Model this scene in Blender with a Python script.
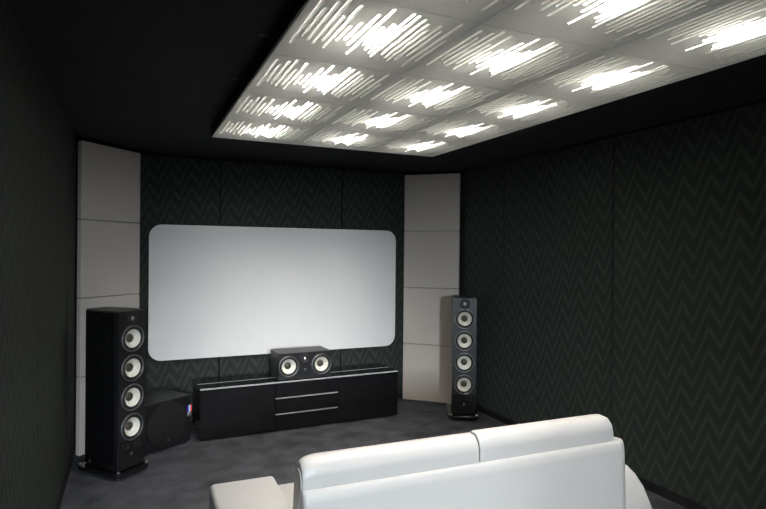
import bpy, bmesh, math, random
from mathutils import Vector, Matrix
random.seed(3)
S = bpy.context.scene
COL = S.collection
for _o in list(bpy.data.objects): bpy.data.objects.remove(_o)

# ------------------------------------------------------------------ camera, world, exposure
F_PX, YAW, PITCH, ROLL, H = 559.93, 0.4221, -0.0042, 0.0096, 1.5725
fw = Vector((math.sin(YAW)*math.cos(PITCH), math.cos(YAW)*math.cos(PITCH), math.sin(PITCH)))
r0 = Vector((math.cos(YAW), -math.sin(YAW), 0)); u0 = r0.cross(fw)
cr = r0*math.cos(ROLL) + u0*math.sin(ROLL); cu = -r0*math.sin(ROLL) + u0*math.cos(ROLL)
cam = bpy.data.cameras.new('camera'); cam.sensor_width = 36; cam.lens = 36*F_PX/766; cam.clip_start = .02
co = bpy.data.objects.new('camera', cam); COL.objects.link(co)
co.matrix_world = Matrix(((cr.x, cu.x, -fw.x, 0), (cr.y, cu.y, -fw.y, 0), (cr.z, cu.z, -fw.z, H), (0, 0, 0, 1)))
S.camera = co
W = bpy.data.worlds.new('world'); S.world = W; W.use_nodes = True
W.node_tree.nodes['Background'].inputs[0].default_value = (.5, .62, .8, 1)
W.node_tree.nodes['Background'].inputs[1].default_value = .4
S.view_settings.view_transform = 'Standard'; S.view_settings.look = 'None'
S.view_settings.gamma = 1; S.view_settings.use_curve_mapping = False
S.view_settings.exposure = 0.0
S.cycles.use_denoising = True
S.cycles.max_bounces = 10; S.cycles.diffuse_bounces = 6
LAMP = 540.0                                   # emission of the lamp globes in the ceiling panel
DAY = 415.0                                    # daylight through the assumed rear window, W
WX0, WX1, WZ0, WZ1 = -.34, .56, 1.0, 2.0       # opening of an assumed, unseen rear window, sized to shape the daylight beam
YR = -2.6
la = bpy.data.lights.new('assumed_daylight', 'AREA'); la.shape = 'RECTANGLE'; la.size = .75; la.size_y = .75; la.spread = math.radians(120)
la.energy = DAY; la.color = (.80, .905, 1.0)
lo = bpy.data.objects.new('assumed_daylight', la); COL.objects.link(lo)
lo.location = (-.22, YR-2.0, 2.17)          # lamp standing in for sky; the assumed window's head and jambs cut its beam
lo.rotation_euler = (Vector((1.6, 5.4, .9))-lo.location).to_track_quat('-Z', 'Y').to_euler()

# ------------------------------------------------------------------ materials
def mat(name, col, rough=.5, spec=.5, metal=0, noise=None, coat=0, bump=None, emit=None):
    m = bpy.data.materials.new(name); m.use_nodes = True
    nt = m.node_tree; b = nt.nodes['Principled BSDF']
    b.inputs['Base Color'].default_value = (*col, 1); b.inputs['Roughness'].default_value = rough
    b.inputs['Specular IOR Level'].default_value = spec; b.inputs['Metallic'].default_value = metal
    b.inputs['Coat Weight'].default_value = coat; b.inputs['Coat Roughness'].default_value = .05
    tc = nt.nodes.new('ShaderNodeTexCoord')
    if noise:
        sc, amt = noise
        n = nt.nodes.new('ShaderNodeTexNoise'); n.inputs['Scale'].default_value = sc; n.inputs['Detail'].default_value = 5
        nt.links.new(tc.outputs['Object'], n.inputs['Vector'])
        r = nt.nodes.new('ShaderNodeValToRGB')
        r.color_ramp.elements[0].position = .3; r.color_ramp.elements[1].position = .7
        r.color_ramp.elements[0].color = (*[c*(1-amt) for c in col], 1); r.color_ramp.elements[1].color = (*[min(1, c*(1+amt)) for c in col], 1)
        nt.links.new(n.outputs['Fac'], r.inputs['Fac']); nt.links.new(r.outputs['Color'], b.inputs['Base Color'])
    if bump:
        sc, st = bump
        n = nt.nodes.new('ShaderNodeTexNoise'); n.inputs['Scale'].default_value = sc; n.inputs['Detail'].default_value = 3
        nt.links.new(tc.outputs['Object'], n.inputs['Vector'])
        bp = nt.nodes.new('ShaderNodeBump'); bp.inputs['Strength'].default_value = st; bp.inputs['Distance'].default_value = .004
        nt.links.new(n.outputs['Fac'], bp.inputs['Height']); nt.links.new(bp.outputs['Normal'], b.inputs['Normal'])
    if emit:
        b.inputs['Emission Color'].default_value = (*emit[0], 1); b.inputs['Emission Strength'].default_value = emit[1]
    return m

def zigzag(name, axis, dark, light, at, sign, z0):
    """woven fabric: nested zigzag lines stacked up the wall"""
    m = mat(name, dark, .9, .2); nt = m.node_tree; b = nt.nodes['Principled BSDF']
    tc = nt.nodes.new('ShaderNodeTexCoord'); sp = nt.nodes.new('ShaderNodeSeparateXYZ')
    nt.links.new(tc.outputs['Object'], sp.inputs[0])
    def M(op, a, bb=None):
        n = nt.nodes.new('ShaderNodeMath'); n.operation = op
        for i, v in enumerate((a, bb)):
            if v is None: continue
            if isinstance(v, (int, float)): n.inputs[i].default_value = v
            else: nt.links.new(v, n.inputs[i])
        return n.outputs[0]
    # each repeat falls .12 m over 42 % of its width, then climbs .251 m: one line meets the next
    P, Q, A1, K = .179, .131, .11, .42
    p = M('FRACT', M('ADD', M('DIVIDE', M('MULTIPLY', M('SUBTRACT', sp.outputs[axis], at), sign), P), 200))
    fall = M('MULTIPLY', p, -A1/K)
    rise = M('ADD', M('MULTIPLY', M('SUBTRACT', p, K), (A1+Q)/(1-K)), -A1)
    f0 = M('SMOOTH_MAX', fall, rise); f0.node.inputs[2].default_value = .03
    f = M('FRACT', M('ADD', M('DIVIDE', M('SUBTRACT', M('SUBTRACT', sp.outputs['Z'], z0), f0), Q), 20.5))
    tri = M('SUBTRACT', 1, M('MULTIPLY', M('ABSOLUTE', M('SUBTRACT', f, .5)), 2))
    r = nt.nodes.new('ShaderNodeValToRGB'); e = r.color_ramp.elements
    e[0].position = .52; e[0].color = (*dark, 1); e[1].position = .80; e[1].color = (*light, 1)
    nt.links.new(tri, r.inputs['Fac'])
    n = nt.nodes.new('ShaderNodeTexNoise'); n.inputs['Scale'].default_value = 260
    nt.links.new(tc.outputs['Object'], n.inputs['Vector'])
    mx = nt.nodes.new('ShaderNodeMix'); mx.data_type = 'RGBA'; mx.blend_type = 'MULTIPLY'; mx.inputs[0].default_value = .35
    nt.links.new(r.outputs['Color'], mx.inputs[6]); nt.links.new(n.outputs['Color'], mx.inputs[7])
    nt.links.new(mx.outputs[2], b.inputs['Base Color'])
    bp = nt.nodes.new('ShaderNodeBump'); bp.inputs['Strength'].default_value = .4; bp.inputs['Distance'].default_value = .002
    nt.links.new(tri, bp.inputs['Height']); nt.links.new(bp.outputs['Normal'], b.inputs['Normal'])
    return m

ZD, ZL = (.034, .041, .035), (.056, .066, .057)
M = dict(
    zz_back=zigzag('zigzag_fabric_back', 'X', ZD, ZL, 1.928, 1, .055), zz_side=zigzag('zigzag_fabric_side', 'Y', ZD, ZL, 2.437, -1, .09),
    wall=mat('matt_black_wall', (.012, .013, .013), .9, .2, noise=(9, .3)),
    ceil=mat('matt_black_ceiling', (.016, .018, .018), .85, .25, noise=(6, .2)),
    carpet=mat('dark_carpet', (.070, .072, .081), .95, .1, noise=(5.5, .38), bump=(420, .8)),
    base=mat('black_skirting', (.010, .010, .010), .6),
    tile_fab=mat('beige_acoustic_fabric', (.66, .60, .54), .95, .1, noise=(300, .06), bump=(700, .3)),
    frame=mat('black_stained_wood', (.012, .012, .012), .6),
    screen=mat('matt_white_screen', (.90, .895, .88), .8, .2),
    scr_edge=mat('white_screen_edge', (.72, .72, .71), .6),
    gloss=mat('black_gloss', (.006, .006, .007), .08, .5, coat=.6),
    satin=mat('black_satin', (.012, .012, .014), .38, .5),
    leatherette=mat('dark_grey_leatherette', (.045, .045, .046), .45, .5, bump=(500, .3)),
    baffle=mat('charcoal_baffle', (.012, .012, .014), .4, .5),
    alu=mat('brushed_aluminium', (.72, .72, .72), .32, .5, 1),
    grip=mat('silver_grip_edge', (.5, .5, .51), .35),
    black=mat('black_ash', (.006, .006, .007), .5, .4),
    ring=mat('dark_trim_ring', (.20, .20, .20), .35, .5, .8),
    rubber=mat('black_rubber', (.012, .012, .012), .6),
    cone=mat('cream_flax_cone', (.80, .77, .68), .75, .3, noise=(160, .08)),
    cap=mat('dark_dust_cap', (.05, .042, .032), .4, .5),
    grille=mat('black_grille_cloth', (.012, .011, .012), .9, .2, bump=(900, .4)),
    leather=mat('white_leather', (.37, .36, .345), .42, .45, noise=(3, .02), bump=(220, .12)),
    taupe=mat('taupe_leather', (.44, .415, .365), .5, .4, bump=(220, .12)),
    panel=mat('off_white_panel', (.84, .84, .82), .6, .3, noise=(30, .03)),
    plenum=mat('white_light_box', (.25, .25, .245), .8),
    bracket=mat('zinc_bracket', (.16, .16, .16), .4, .5, .7),
    lamp=mat('lamp_globe', (.9, .9, .9), .5, emit=((1.0, .955, .89), LAMP)),
    red=mat('flag_red', (.70, .03, .05), .5), blue=mat('flag_blue', (.03, .06, .5), .5), white=mat('flag_white', (.85, .85, .85), .5),
    glass=mat('window_glass', (.9, .95, 1), .03), pvc=mat('white_window_frame', (.8, .8, .8), .4),
)
nt = M['panel'].node_tree                              # the thin tiles let a little of the lamp light through
tr = nt.nodes.new('ShaderNodeBsdfTranslucent'); tr.inputs['Color'].default_value = (.85, .855, .84, 1)
mx = nt.nodes.new('ShaderNodeMixShader'); mx.inputs[0].default_value = .19
nt.links.new(nt.nodes['Principled BSDF'].outputs[0], mx.inputs[1]); nt.links.new(tr.outputs[0], mx.inputs[2])
nt.links.new(mx.outputs[0], nt.nodes['Material Output'].inputs['Surface'])
nt = M['glass'].node_tree                               # thin clear pane: mostly see-through with a weak mirror
tp = nt.nodes.new('ShaderNodeBsdfTransparent'); gl = nt.nodes.new('ShaderNodeBsdfGlossy'); gl.inputs['Roughness'].default_value = .02
mx = nt.nodes.new('ShaderNodeMixShader'); mx.inputs[0].default_value = .06
nt.links.new(tp.outputs[0], mx.inputs[1]); nt.links.new(gl.outputs[0], mx.inputs[2]); nt.links.new(mx.outputs[0], nt.nodes['Material Output'].inputs['Surface'])

# ------------------------------------------------------------------ helpers
def obj(name, bm, material, parent=None, smooth=False, loc=None, rot=None, bevel=None):
    me = bpy.data.meshes.new(name); bmesh.ops.recalc_face_normals(bm, faces=bm.faces); bm.to_mesh(me); bm.free()
    for m in (material if isinstance(material, (list, tuple)) else [material]): me.materials.append(m)
    if smooth:
        for p in me.polygons: p.use_smooth = True
    o = bpy.data.objects.new(name, me); COL.objects.link(o)
    if parent: o.parent = parent
    if loc: o.location = loc
    if rot: o.rotation_euler = rot
    if bevel:
        b = o.modifiers.new('bevel', 'BEVEL'); b.width = bevel[0]; b.segments = bevel[1]; b.limit_method = 'ANGLE'; b.angle_limit = math.radians(40)
        for p in me.polygons: p.use_smooth = True
        o.modifiers.new('wn', 'WEIGHTED_NORMAL')
    return o
def tag(o, label, cat, group=None):
    o['label'] = label; o['category'] = cat
    if group: o['group'] = group
    return o
def thing(name, label, cat, loc=(0, 0, 0), rz=0, group=None):
    o = bpy.data.objects.new(name, None); o.empty_display_size = .1; COL.objects.link(o)
    o.location = loc; o.rotation_euler = (0, 0, rz)
    return tag(o, label, cat, group)
def struct(name, bm, m, parent=None, **k):
    o = obj(name, bm, m, parent, **k); o['kind'] = 'structure'
    return o
def box(x0, x1, y0, y1, z0, z1, bm=None):
    bm = bm or bmesh.new()
    v = [bm.verts.new((x, y, z)) for x in (x0, x1) for y in (y0, y1) for z in (z0, z1)]
    for f in ((0, 1, 3, 2), (4, 6, 7, 5), (0, 4, 5, 1), (2, 3, 7, 6), (0, 2, 6, 4), (1, 5, 7, 3)): bm.faces.new([v[i] for i in f])
    return bm
def lathe(prof, n=40, bm=None, axis='z', c=(0, 0, 0)):
    """prof: (radius, height) list; axis 'y' turns heights to -Y (towards the viewer of a front baffle)"""
    bm = bm or bmesh.new(); rings = []
    def P(r, h, a):
        x, y = r*math.cos(a), r*math.sin(a)
        p = (x, y, h) if axis == 'z' else (x, -h, y)
        return (p[0]+c[0], p[1]+c[1], p[2]+c[2])
    for r, h in prof:
        rings.append([bm.verts.new(P(0, h, 0))] if r == 0 else [bm.verts.new(P(r, h, 2*math.pi*i/n)) for i in range(n)])
    for a, b in zip(rings, rings[1:]):
        for i in range(n):
            j = (i+1) % n
            if len(a) == 1 and len(b) == 1: continue
            if len(a) == 1: bm.faces.new((a[0], b[i], b[j]))
            elif len(b) == 1: bm.faces.new((a[i], b[0], a[j]))
            else: bm.faces.new((a[i], b[i], b[j], a[j]))
    return bm
def prism(pts, h0, h1, axis='z', bm=None):
    """extrude a 2D outline: axis z -> (x,y), axis y -> (x,z), axis x -> (y,z)"""
    bm = bm or bmesh.new()
    def P(a, b, h): return {'z': (a, b, h), 'y': (a, h, b), 'x': (h, a, b)}[axis]
    A = [bm.verts.new(P(a, b, h0)) for a, b in pts]; B = [bm.verts.new(P(a, b, h1)) for a, b in pts]
    n = len(pts)
    for i in range(n): bm.faces.new((A[i], A[(i+1) % n], B[(i+1) % n], B[i]))
    bm.faces.new(A); bm.faces.new(B[::-1])
    return bm
def rrect(x0, x1, y0, y1, r, n=8):
    out = []
    for cx, cy, a0 in ((x1-r, y1-r, 0), (x0+r, y1-r, 90), (x0+r, y0+r, 180), (x1-r, y0+r, 270)):
        for i in range(n+1):
            a = math.radians(a0+90*i/n); out.append((cx+r*math.cos(a), cy+r*math.sin(a)))
    return out

# ------------------------------------------------------------------ the room
XL, XR, YB, ZC = -.39, 3.16, 5.42, 2.43
T = .12; FT = .03                                     # wall and fabric panel thickness
struct('floor', box(XL-T, XR+T, YR-T, YB+T, -.1, 0), M['carpet'])
struct('ceiling', box(XL-T, XR+T, YR-T, YB+T, ZC, ZC+.1), M['ceil'])
wb = struct('wall_back', box(XL-T, XR+T, YB+FT, YB+FT+T, 0, ZC), M['wall'])
wl = struct('wall_left', box(XL-FT-T, XL-FT, YR, YB+FT, 0, ZC), M['wall'])
wr = struct('wall_right', box(XR+FT, XR+FT+T, YR, YB+FT, 0, ZC), M['wall'])
bm = bmesh.new()
for a in ((XL-FT, WX0, 0, ZC), (WX1, XR+FT, 0, ZC), (WX0, WX1, 0, WZ0), (WX0, WX1, WZ1, ZC)): box(a[0], a[1], YR-T, YR, a[2], a[3], bm)
struct('wall_rear', bm, M['wall'])
bm = bmesh.new()
for a in ((WX0, WX0+.05, WZ0, WZ1), (WX1-.05, WX1, WZ0, WZ1), (WX0+.05, WX1-.05, WZ0, WZ0+.05), (WX0+.05, WX1-.05, WZ1-.05, WZ1), ((WX0+WX1)/2-.03, (WX0+WX1)/2+.03, WZ0+.05, WZ1-.05)):
    box(a[0], a[1], YR-.09, YR-.03, a[2], a[3], bm)
win = struct('assumed_window_1', bm, M['pvc'])  # assumed window behind the camera, unseen, added to let the daylight in
obj('pane', box(WX0+.05, WX1-.05, YR-.064, YR-.058, WZ0+.05, WZ1-.05), M['glass'], win)
SEAM = .006
ZB = .06                                              # fabric panels start above the skirting
for a, b in zip((XL, .757, 1.967), (.757, 1.967, XR)):
    obj('fabric_panel', box(a+SEAM, b-SEAM, YB, YB+FT, ZB, ZC-.012), M['zz_back'], wb, bevel=(.002, 1))
for k in range(6):
    b = 4.30-1.3*(k-1); a = max(b-1.3, YR); b = min(b, YB)
    if a >= b: continue
    for par, x0, x1 in ((wl, XL-FT, XL), (wr, XR, XR+FT)):
        obj('fabric_panel', box(x0, x1, a+SEAM, b-SEAM, ZB, ZC-.012), M['zz_side'], par, bevel=(.002, 1))
struct('baseboard_back', box(XL, XR, YB-.004, YB+FT, 0, ZB-.004), M['base'])
struct('baseboard_left', box(XL-FT, XL+.004, YR, YB-.01, 0, ZB-.004), M['base'])
struct('baseboard_right', box(XR-.004, XR+FT, YR, YB-.01, 0, ZB-.004), M['base'])

# ------------------------------------------------------------------ slotted ceiling light panel
PX0, PX1, PY, ZP, PT = .5011, 2.2366, 4.0085, 2.3533, .015
NR, NC = 6, 3
TW, TL = (PX1-PX0)/3, .6
SLOTS = [(.062, .23, .92), (.106, .37, .82), (.150, .33, .92), (.196, .28, .965), (.240, .35, .77), (.280, .24, .93), (.320, .40, .66),
         (.362, .43, .73), (.412, .36, .87), (.462, .21, .965), (.506, .40, .72), (.548, .33, .78), (.588, .29, .96), (.628, .22, .95),
         (.684, .28, .92), (.728, .22, .87), (.765, .19, .80), (.806, .24, .88), (.848, .33, .81), (.905, .14, .95), (.950, .27, .70)]
SW = .013                                            # slot width, metres
def tile_bm():
    bm = bmesh.new(); g = .0015
    x0, x1, y0, y1 = g, TW-g, -TL+g, -g               # local: x to the right, y from the front edge (0) backwards
    z0, z1 = 0, PT
    def flat(pts):
        bm.faces.new([bm.verts.new((x, y, z0)) for x, y in pts]); bm.faces.new([bm.verts.new((x, y, z1)) for x, y in pts])
    def rib(pts):
        for (a, b), (c, d) in zip(pts, pts[1:]):
            bm.faces.new([bm.verts.new(p) for p in ((a, b, z0), (c, d, z0), (c, d, z1), (a, b, z1))])
    px = x0; n = 6; r = SW/2
    for cx, t0, t1 in SLOTS:
        c = cx*TW; a, b = c-r, c+r; ya, yb = -t0*TL, -t1*TL
        flat([(px, y0), (a, y0), (a, y1), (px, y1)])
        top = [(c-r*math.cos(math.pi*i/n), ya-r+r*math.sin(math.pi*i/n)) for i in range(n+1)]
        bot = [(c-r*math.cos(math.pi*i/n), yb+r-r*math.sin(math.pi*i/n)) for i in range(n+1)]
        for i in range(n):
            (p, q_), (s, t) = top[i], top[i+1]; flat([(p, q_), (s, t), (s, y1), (p, y1)])
            (p, q_), (s, t) = bot[i], bot[i+1]; flat([(p, y0), (s, y0), (s, t), (p, q_)])
        rib(top+bot[::-1]+[top[0]])
        px = b
    flat([(px, y0), (x1, y0), (x1, y1), (px, y1)])
    rib([(x0, y0), (x1, y0), (x1, y1), (x0, y1), (x0, y0)])
    bmesh.ops.remove_doubles(bm, verts=bm.verts, dist=1e-6)
    return bm
cp = thing('ceiling_light', 'large off-white slotted ceiling light panel hung under the black ceiling', 'ceiling light', (PX0, PY, ZP))
PL = TL*NR
# black box sides and white roof of the light box
bm = bmesh.new(); e = .008
for a in ((-e, 0, -PL-e, e), (NC*TW, NC*TW+e, -PL-e, e), (0, NC*TW, 0, e), (0, NC*TW, -PL-e, -PL)): box(a[0], a[1], a[2], a[3], .004, ZC-ZP, bm)
obj('box_side', bm, M['frame'], cp)
for i in range(1, NC): obj('seam_light_stop', box(i*TW-.008, i*TW+.008, -PL, 0, PT+.0003, PT+.012), M['frame'], cp)  # unseen black strips added over tile seams to block leaking lamp light
for j in range(1, NR): obj('seam_light_stop', box(0, NC*TW, -j*TL-.008, -j*TL+.008, PT+.0123, PT+.02), M['frame'], cp)
obj('light_box_roof', box(0, NC*TW, -PL, 0, ZC-ZP-.004, ZC-ZP-.0005), M['plenum'], cp)
t0 = None
for r in range(NR):
    for c in range(NC):
        loc = (c*TW, -r*TL, 0); lc = (TW*.45, -TL*.55, ZC-ZP-.006)
        if t0 is None:
            t0 = obj('slotted_tile', tile_bm(), M['panel'], cp, loc=loc)
            l0 = obj('lamp', lathe([(.058, 0), (.058, -.016), (.052, -.028), (.036, -.035), (0, -.038)], 28), M['lamp'], t0, smooth=True, loc=lc)
        else:
            t = t0.copy(); COL.objects.link(t); t.parent = cp; t.location = loc
            l = l0.copy(); COL.objects.link(l); l.parent = t; l.location = lc
for yy in (3.44, 2.85, 2.225):                       # small angle brackets along the left side
    bm = bmesh.new(); s = ZC-ZP
    box(-.045, -e, yy-PY-.008, yy-PY+.008, s-.004, s-.0002, bm); box(-e-.003, -e, yy-PY-.008, yy-PY+.008, s-.016, s-.004, bm)
    box(-.03, -.024, yy-PY-.003, yy-PY+.003, s-.010, s-.004, bm)
    obj('bracket', bm, M['bracket'], cp)

# ------------------------------------------------------------------ diagonal corner panels
def corner(p1, p2, label, shift=0):
    p1, p2 = Vector((*p1, 0)), Vector((*p2, 0)); d = p2-p1; L = d.length; a = math.atan2(d.y, d.x)
    p1 = p1 + d*(shift/L); t = thing('acoustic_panel', label, 'acoustic panel', p1, a, None)
    obj('backing_frame', box(.01, L-.01, .045, .065, 0, 2.395), M['frame'], t)
    for k in range(4): obj('fabric_tile', box(0, L, 0, .045, k*.6+.002, k*.6+.598), M['tile_fab'], t, bevel=(.006, 2))
corner((-.3623, 4.7911), (.0516, 5.2064), 'tall beige panel of four tiles across the corner behind the left tower speaker', .02)
corner((2.6559, 5.3700), (3.0899, 4.9629), 'tall beige panel of four tiles across the corner right of the screen')

# ------------------------------------------------------------------ projection screen
k = 5.38/5.2529
X0, X1 = .1369*k, 2.5049*k; Z0, Z1 = H+(.6032-H)*k, H+(1.7957-H)*k
sc = thing('projection_screen', 'large blank white projection screen with rounded corners on the back wall', 'screen', ((X0+X1)/2, YB, Z0))
hw = (X1-X0)/2
obj('backing_board', prism(rrect(-hw+.004, hw-.004, .004, Z1-Z0-.004, .106), -.028, -.002, 'y'), M['scr_edge'], sc)
obj('screen_surface', prism(rrect(-hw, hw, 0, Z1-Z0, .11), -.040, -.028, 'y'), M['screen'], sc, bevel=(.003, 2))

# ------------------------------------------------------------------ speakers
def driver(parent, x, z, y=0, big=True):
    d = obj('woofer', lathe([(.094, 0), (.094, .006), (.089, .009), (.083, .007), (.082, .003)], 44, axis='y'), M['ring'], parent, True, (x, y, z))
    obj('surround', lathe([(.083, .002), (.080, .007), (.073, .010), (.067, .007), (.064, .002)], 44, axis='y'), M['rubber'], d, True)
    obj('cone', lathe([(.064, .004), (.055, -.006), (.042, -.018), (.030, -.031)], 44, axis='y'), M['cone'], d, True)
    obj('dust_cap', lathe([(.031, -.033), (.029, -.024), (.019, -.017), (0, -.014)], 32, axis='y'), M['cap'], d, True)
    return d
def tweeter(parent, x, z, y=0):
    t = obj('tweeter', lathe([(.046, 0), (.046, .003), (.030, .003), (.020, -.004), (.018, -.004)], 36, axis='y'), M['rubber'], parent, True, (x, y, z))
    obj('dome', lathe([(.018, -.006), (.015, 0), (.008, .004), (0, .005)], 24, axis='y'), M['alu'], t, True)
def badge(parent, x, z, y=0, s=.011):
    bm = prism([(-s, s), (s, s), (s*.35, -s*.2), (s*.3, -s), (-s*.3, -s), (-s*.35, -s*.2)], -.003, 0, 'y')
    obj('badge', bm, M['alu'], parent, False, (x, y, z))
def holed_baffle(x0, x1, z0, z1, y0, y1, holes, n=48):
    """flat baffle with round openings so the cones sink into it; holes = (x, z, radius), each in its own square cell; y0 is the front"""
    bm = bmesh.new()
    def quad(pts, y): bm.faces.new([bm.verts.new((x, y, z)) for x, z in pts])
    xs = sorted({h[0] for h in holes}); zs = sorted({h[1] for h in holes}); r = holes[0][2]; c = r + .004
    xe = [x0] + [v for h in xs for v in (h-c, h+c)] + [x1]; ze = [z0] + [v for h in zs for v in (h-c, h+c)] + [z1]
    for i in range(len(xe)-1):
        for j in range(len(ze)-1):
            if i % 2 and j % 2: continue
            quad([(xe[i], ze[j]), (xe[i+1], ze[j]), (xe[i+1], ze[j+1]), (xe[i], ze[j+1])], y0)
    for hx_ in xs:
        for hz_ in zs:
            circ = [(math.cos(2*math.pi*k/n), math.sin(2*math.pi*k/n)) for k in range(n)]
            sq = [(u/max(abs(u), abs(v)), v/max(abs(u), abs(v))) for u, v in circ]
            for k in range(n):
                l = (k+1) % n
                quad([(hx_+c*sq[k][0], hz_+c*sq[k][1]), (hx_+c*sq[l][0], hz_+c*sq[l][1]), (hx_+r*circ[l][0], hz_+r*circ[l][1]), (hx_+r*circ[k][0], hz_+r*circ[k][1])], y0)
                p, q_ = circ[k], circ[l]
                bm.faces.new([bm.verts.new((hx_+r*a[0], y, hz_+r*a[1])) for a, y in ((p, y0), (q_, y0), (q_, y1), (p, y1))])
    for a, b_ in (((x0, z0), (x1, z0)), ((x1, z0), (x1, z1)), ((x1, z1), (x0, z1)), ((x0, z1), (x0, z0))):
        bm.faces.new([bm.verts.new(p) for p in ((a[0], y0, a[1]), (b_[0], y0, b_[1]), (b_[0], y1, b_[1]), (a[0], y1, a[1]))])
    bmesh.ops.remove_doubles(bm, verts=bm.verts, dist=1e-5)
    return bm
def tower(label, c, th, group):
    """front centre c on the floor, front normal turned th from -Y"""
    t = thing('tower_speaker', label, 'speaker', (*c, 0), th, group)
    w, d = .1125, .335; zb, zt = .055, 1.15
    # gently bowed side walls narrowing towards the back
    n = 8; out = [(w, 0)]
    for i in range(1, n+1): u = i/n; out.append((w-.03*u*u, d*u))
    out += [(-x, y) for x, y in out[::-1]]
    holes = [(z, .083) for z in (.955, .75, .545, .34)]
    obj('cabinet', prism(out, zb, zt-.012), M['gloss'], t, bevel=(.004, 2))
    obj('top_plate', prism([(x*.985, y*.99+.002) for x, y in out], zt-.012, zt), M['leatherette'], t, bevel=(.004, 2))
    obj('baffle', holed_baffle(-w+.001, w-.001, zb+.196, zt-.004, -.040, 0, [(0, z, .083) for z, _ in holes]), M['baffle'], t)
    obj('lower_front', prism(rrect(-w+.001, w-.001, zb+.002, zb+.193, .010, 4), -.036, -.0, 'y'), M['black'], t, bevel=(.004, 2))
    for z, _ in holes: driver(t, 0, z, -.0405)
    tweeter(t, 0, 1.095, -.0405)
    for s in (-1, 1): obj('bass_port', lathe([(.026, 0), (.026, .004), (.021, .004), (.018, -.02), (0, -.02)], 28, axis='y'), M['rubber'], t, True, (s*.05, -.037, .212))
    badge(t, 0, .150, -.0365)
    obj('plinth', prism(rrect(-.142, .142, -.075, d+.025, .05), .020, .050), M['gloss'], t, bevel=(.006, 3))
    for x in (-.118, .118):
        for y in (-.05, d+.0):
            obj('spike', lathe([(0, .0), (.004, .004), (.008, .02), (.008, .052), (.012, .054), (.012, .062), (0, .064)], 20), M['alu'], t, True, (x, y, 0))
    return t
tower('black tower speaker at left, standing before the left corner panel', (-.015, 4.30), math.radians(40.5), 'tower speakers')
tower('black tower speaker at right, standing before the right corner panel', (2.868, 4.50), math.radians(-27), 'tower speakers')

# ------------------------------------------------------------------ low media cabinet
CL, CYAW = 1.83, math.radians(2.0)
cab = thing('media_cabinet', 'long low gloss black media cabinet under the screen', 'cabinet', (.52, 4.785, 0), CYAW)
D_, CT = .42, .43
obj('carcass', box(0, CL, .022, D_, .03, CT-.022), M['gloss'], cab, bevel=(.002, 1))
obj('top_front', box(0, CL, .030, .200, CT-.022, CT), M['gloss'], cab, bevel=(.002, 1))
obj('top_rear', box(0, CL, .207, D_, CT-.022, CT), M['gloss'], cab, bevel=(.002, 1))
obj('top_strip', box(.004, CL-.004, .2005, .2065, CT-.022, CT+.001), M['grip'], cab)
def front(name, x0, x1, z0, z1):
    f = obj(name, box(x0+.0015, x1-.0015, 0, .021, z0, z1-.006), M['gloss'], cab, bevel=(.0015, 1))
    obj('grip_edge', box(x0+.0015, x1-.0015, -.001, .021, z1-.006, z1+.001), M['grip'], f)
front('door', 0, CL*.345, .014, CT); front('door', CL*.662, CL, .014, CT)
hz = (CT-.014)/3
for i in range(3): front('drawer', CL*.345, CL*.662, .014+i*hz+(.0 if i == 0 else .004), .014+(i+1)*hz)
bm = bmesh.new()
for x in (.06, CL/2, CL-.06):
    for y in (.06, D_-.06):
        obj('foot', lathe([(.02, 0), (.02, .01), (.016, .03), (0, .03)], 20), M['rubber'], cab, True, (x, y, 0))
bm.free()

# ------------------------------------------------------------------ centre speaker
cs = thing('centre_speaker', 'wide black centre speaker standing on the media cabinet below the screen', 'speaker', (1.424, 4.845, CT+.001), CYAW)
w, d, h = .243, .27, .241
obj('cabinet', box(-w, w, .036, d, .008, h), M['leatherette'], cs, bevel=(.006, 2))
obj('baffle', holed_baffle(-w, w, .008, h-.001, 0, .037, [(x, .125, .083) for x in (-.152, .152)]), M['baffle'], cs)
for x in (-.152, .152): driver(cs, x, .125, -.0005)
tweeter(cs, 0, .18, -.0005); badge(cs, 0, .085, 0, .010)
for x in (-.2, .2):
    for y in (.05, d-.03): obj('foot', lathe([(.012, 0), (.012, .009), (0, .009)], 16), M['rubber'], cs, True, (x, y, 0))

# ------------------------------------------------------------------ subwoofer with its swing tag
SY = math.radians(31)
FLc = Vector((.07, 4.575)); SWD = .45
sub = thing('subwoofer', 'black cube subwoofer on the floor between left tower speaker and cabinet', 'subwoofer', (FLc.x, FLc.y, 0), SY)
obj('cabinet', box(0, SWD, 0, .38, .02, .395), M['black'], sub, bevel=(.012, 3))
obj('round_grille', lathe([(.178, 0), (.178, .010), (.170, .016), (0, .018)], 56, axis='y'), M['grille'], sub, True, (.225, 0, .208))
badge(sub, .225, .085, -.018, .009)
for x in (.05, SWD-.05):
    for y in (.05, .33): obj('foot', lathe([(.02, 0), (.018, .02), (0, .02)], 20), M['rubber'], sub, True, (x, y, 0))
Rm = Matrix.Rotation(SY, 3, 'Z')
def sp(x, y, z): return Vector((FLc.x, FLc.y, 0)) + Rm @ Vector((x, y, z))
tg = thing('swing_tag', 'small blue white and red tag with silver disc on the subwoofer front', 'tag', sp(.430, -.001, .258), SY)
for i, mm in enumerate(('blue', 'white', 'red')): obj('stripe', box(-.021+.014*i, -.021+.014*(i+1), -.003, 0, .0, .055), M[mm], tg)
tg.children[0]['label'] = 'blue stripe'; tg.children[1]['label'] = 'white stripe'; tg.children[2]['label'] = 'red stripe'
ds = obj('silver_disc', lathe([(.020, 0), (.020, .004), (.016, .005), (0, .005)], 28, axis='y'), M['alu'], tg, True, (0, 0, -.020))
obj('disc_mark', lathe([(.007, .005), (.007, .006), (0, .006)], 16, axis='y'), M['rubber'], ds, False, (-.006, 0, -.004))

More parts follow.
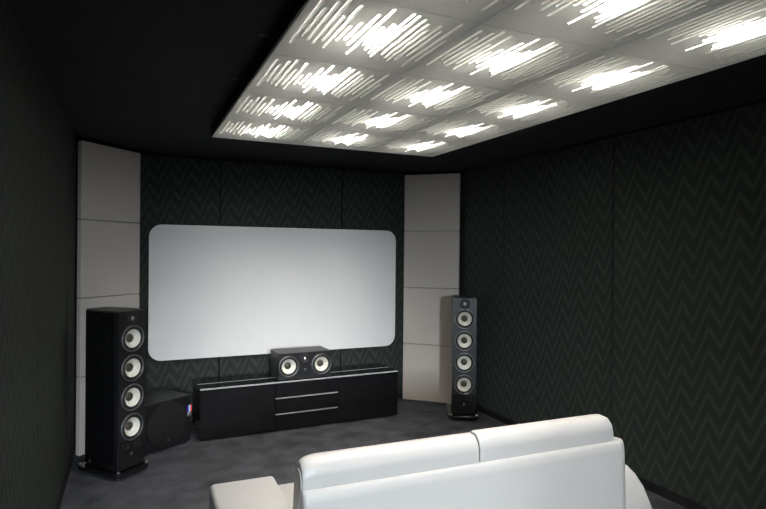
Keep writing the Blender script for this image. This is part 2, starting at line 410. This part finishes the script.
# ------------------------------------------------------------------ white leather sofa seen from behind
so = thing('sofa', 'white leather two-seat sofa seen from behind, facing the screen', 'sofa', (1.275, 1.86, 0), math.radians(-1.2))
def soft(name, x0, x1, prof, m, r=.03, seg=4, sub=0):
    """extrude a (y,z) profile along x and round the ends"""
    return obj(name, prism(prof, x0, x1, 'x'), m, so, bevel=(r, seg))
def yrr(y0, y1, z0, z1, r): return rrect(y0, y1, z0, z1, r, 6)
hx = .73
# back shell: near-vertical, slightly raked, with rounded corners at the top
def shell(x0, x1, prof, rx, rl, n=10):
    """loft the profile along x; towards both ends the outline curves forward and rounds off"""
    bm = bmesh.new(); rings = []; st = []
    for i in range(n+1): st.append((x0+rl*(1-math.cos(math.pi/2*i/n)), (1-math.sin(math.pi/2*i/n))*rl/rx))
    for i in range(n, -1, -1): st.append((x1-rx*(1-math.cos(math.pi/2*i/n)), 1-math.sin(math.pi/2*i/n)))
    yc = .07
    for x, k in st:
        rings.append([bm.verts.new((x, y+(yc-y)*k*.62 if y < yc else y, z-(.016*k if z > .6 else 0))) for y, z in prof])
    m = len(prof)
    for a, b in zip(rings, rings[1:]):
        for i in range(m): bm.faces.new((a[i], a[(i+1) % m], b[(i+1) % m], b[i]))
    bm.faces.new(rings[0]); bm.faces.new(rings[-1][::-1])
    return bm
def cushion(x0, x1, prof, r0, r1, drop, n=10):
    """loft the profile along x; r0 and r1 are the plan radii of the two ends, where the crest also drops"""
    bm = bmesh.new(); rings = []; st = []; R_ = max(r0, r1); yc, zt = .085, .848
    for i in range(n+1): st.append((x0+r0*(1-math.cos(math.pi/2*i/n)), (1-math.sin(math.pi/2*i/n))*r0/R_))
    for i in range(n, -1, -1): st.append((x1-r1*(1-math.cos(math.pi/2*i/n)), (1-math.sin(math.pi/2*i/n))*r1/R_))
    for x, k in st: rings.append([bm.verts.new((x, yc+(y-yc)*(1-.12*k), z-drop*k*max(0, (z-.6)/(zt-.6)))) for y, z in prof])
    m = len(prof)
    for a, b in zip(rings, rings[1:]):
        for i in range(m): bm.faces.new((a[i], a[(i+1) % m], b[(i+1) % m], b[i]))
    bm.faces.new(rings[0]); bm.faces.new(rings[-1][::-1])
    return bm
obj('back_shell', shell(-hx+.004, hx+.05, [(-.035, .10), (.16, .10), (.115, .706), (.10, .726), (.085, .734), (.03, .738), (.014, .733), (.004, .721), (-.003, .69)], .055, .018), M['leather'], so, bevel=(.008, 3))
for s in (-1, 1):
    x0, x1 = (-hx+.006, -.003) if s < 0 else (.003, hx-.02)
    prof = [(.020, .70), (.016, .79), (.026, .825), (.05, .846), (.085, .848), (.115, .83), (.138, .79), (.152, .72), (.162, .60), (.175, .44), (.118, .44), (.11, .70)]
    dz = .011 if s < 0 else .005
    prof = [(y, z-dz*(z > .6)) for y, z in prof]
    hd = obj('headrest', cushion(x0, x1, prof, .07 if s < 0 else .012, .012 if s < 0 else .06, .026), M['leather'], so, bevel=(.008, 3))
    xs = x0 if s < 0 else x1
    ins = [(y*.80+.017, .448+(z-.44)*(.87 if s < 0 else .88)) for y, z in prof[1:10]]
    obj('end_panel', prism(ins, xs-.003*(1 if s < 0 else 0), xs+.003*(0 if s < 0 else 1), 'x'), M['taupe'], hd)
    soft('seat_cushion', *((-hx+.005, -.003) if s < 0 else (.003, hx-.005)), yrr(.17, .84, .24, .44, .05), M['leather'], .03, 4)
    # arms: low padded blocks whose rear end rolls downwards
    a0, a1 = (-hx-.24, -hx+.045) if s < 0 else (hx-.045, hx+.24)
    arm = [(.685, .06), (.685, .515), (.68, .535), (.66, .545), (.30, .545), (.24, .544), (.18, .535), (.13, .512), (.08, .47), (.03, .39), (.0, .29), (-.01, .06)]
    soft('armrest', a0, a1, arm, M['leather'], .028, 5)
obj('base', box(-hx+.02, hx-.02, .0, .80, .06, .235), M['leather'], so, bevel=(.015, 2))
for x in (-hx-.16, hx+.16):
    for y in (.05, .58): obj('leg', lathe([(.022, 0), (.025, .06), (0, .06)], 20), M['alu'], so, True, (x, y, 0))
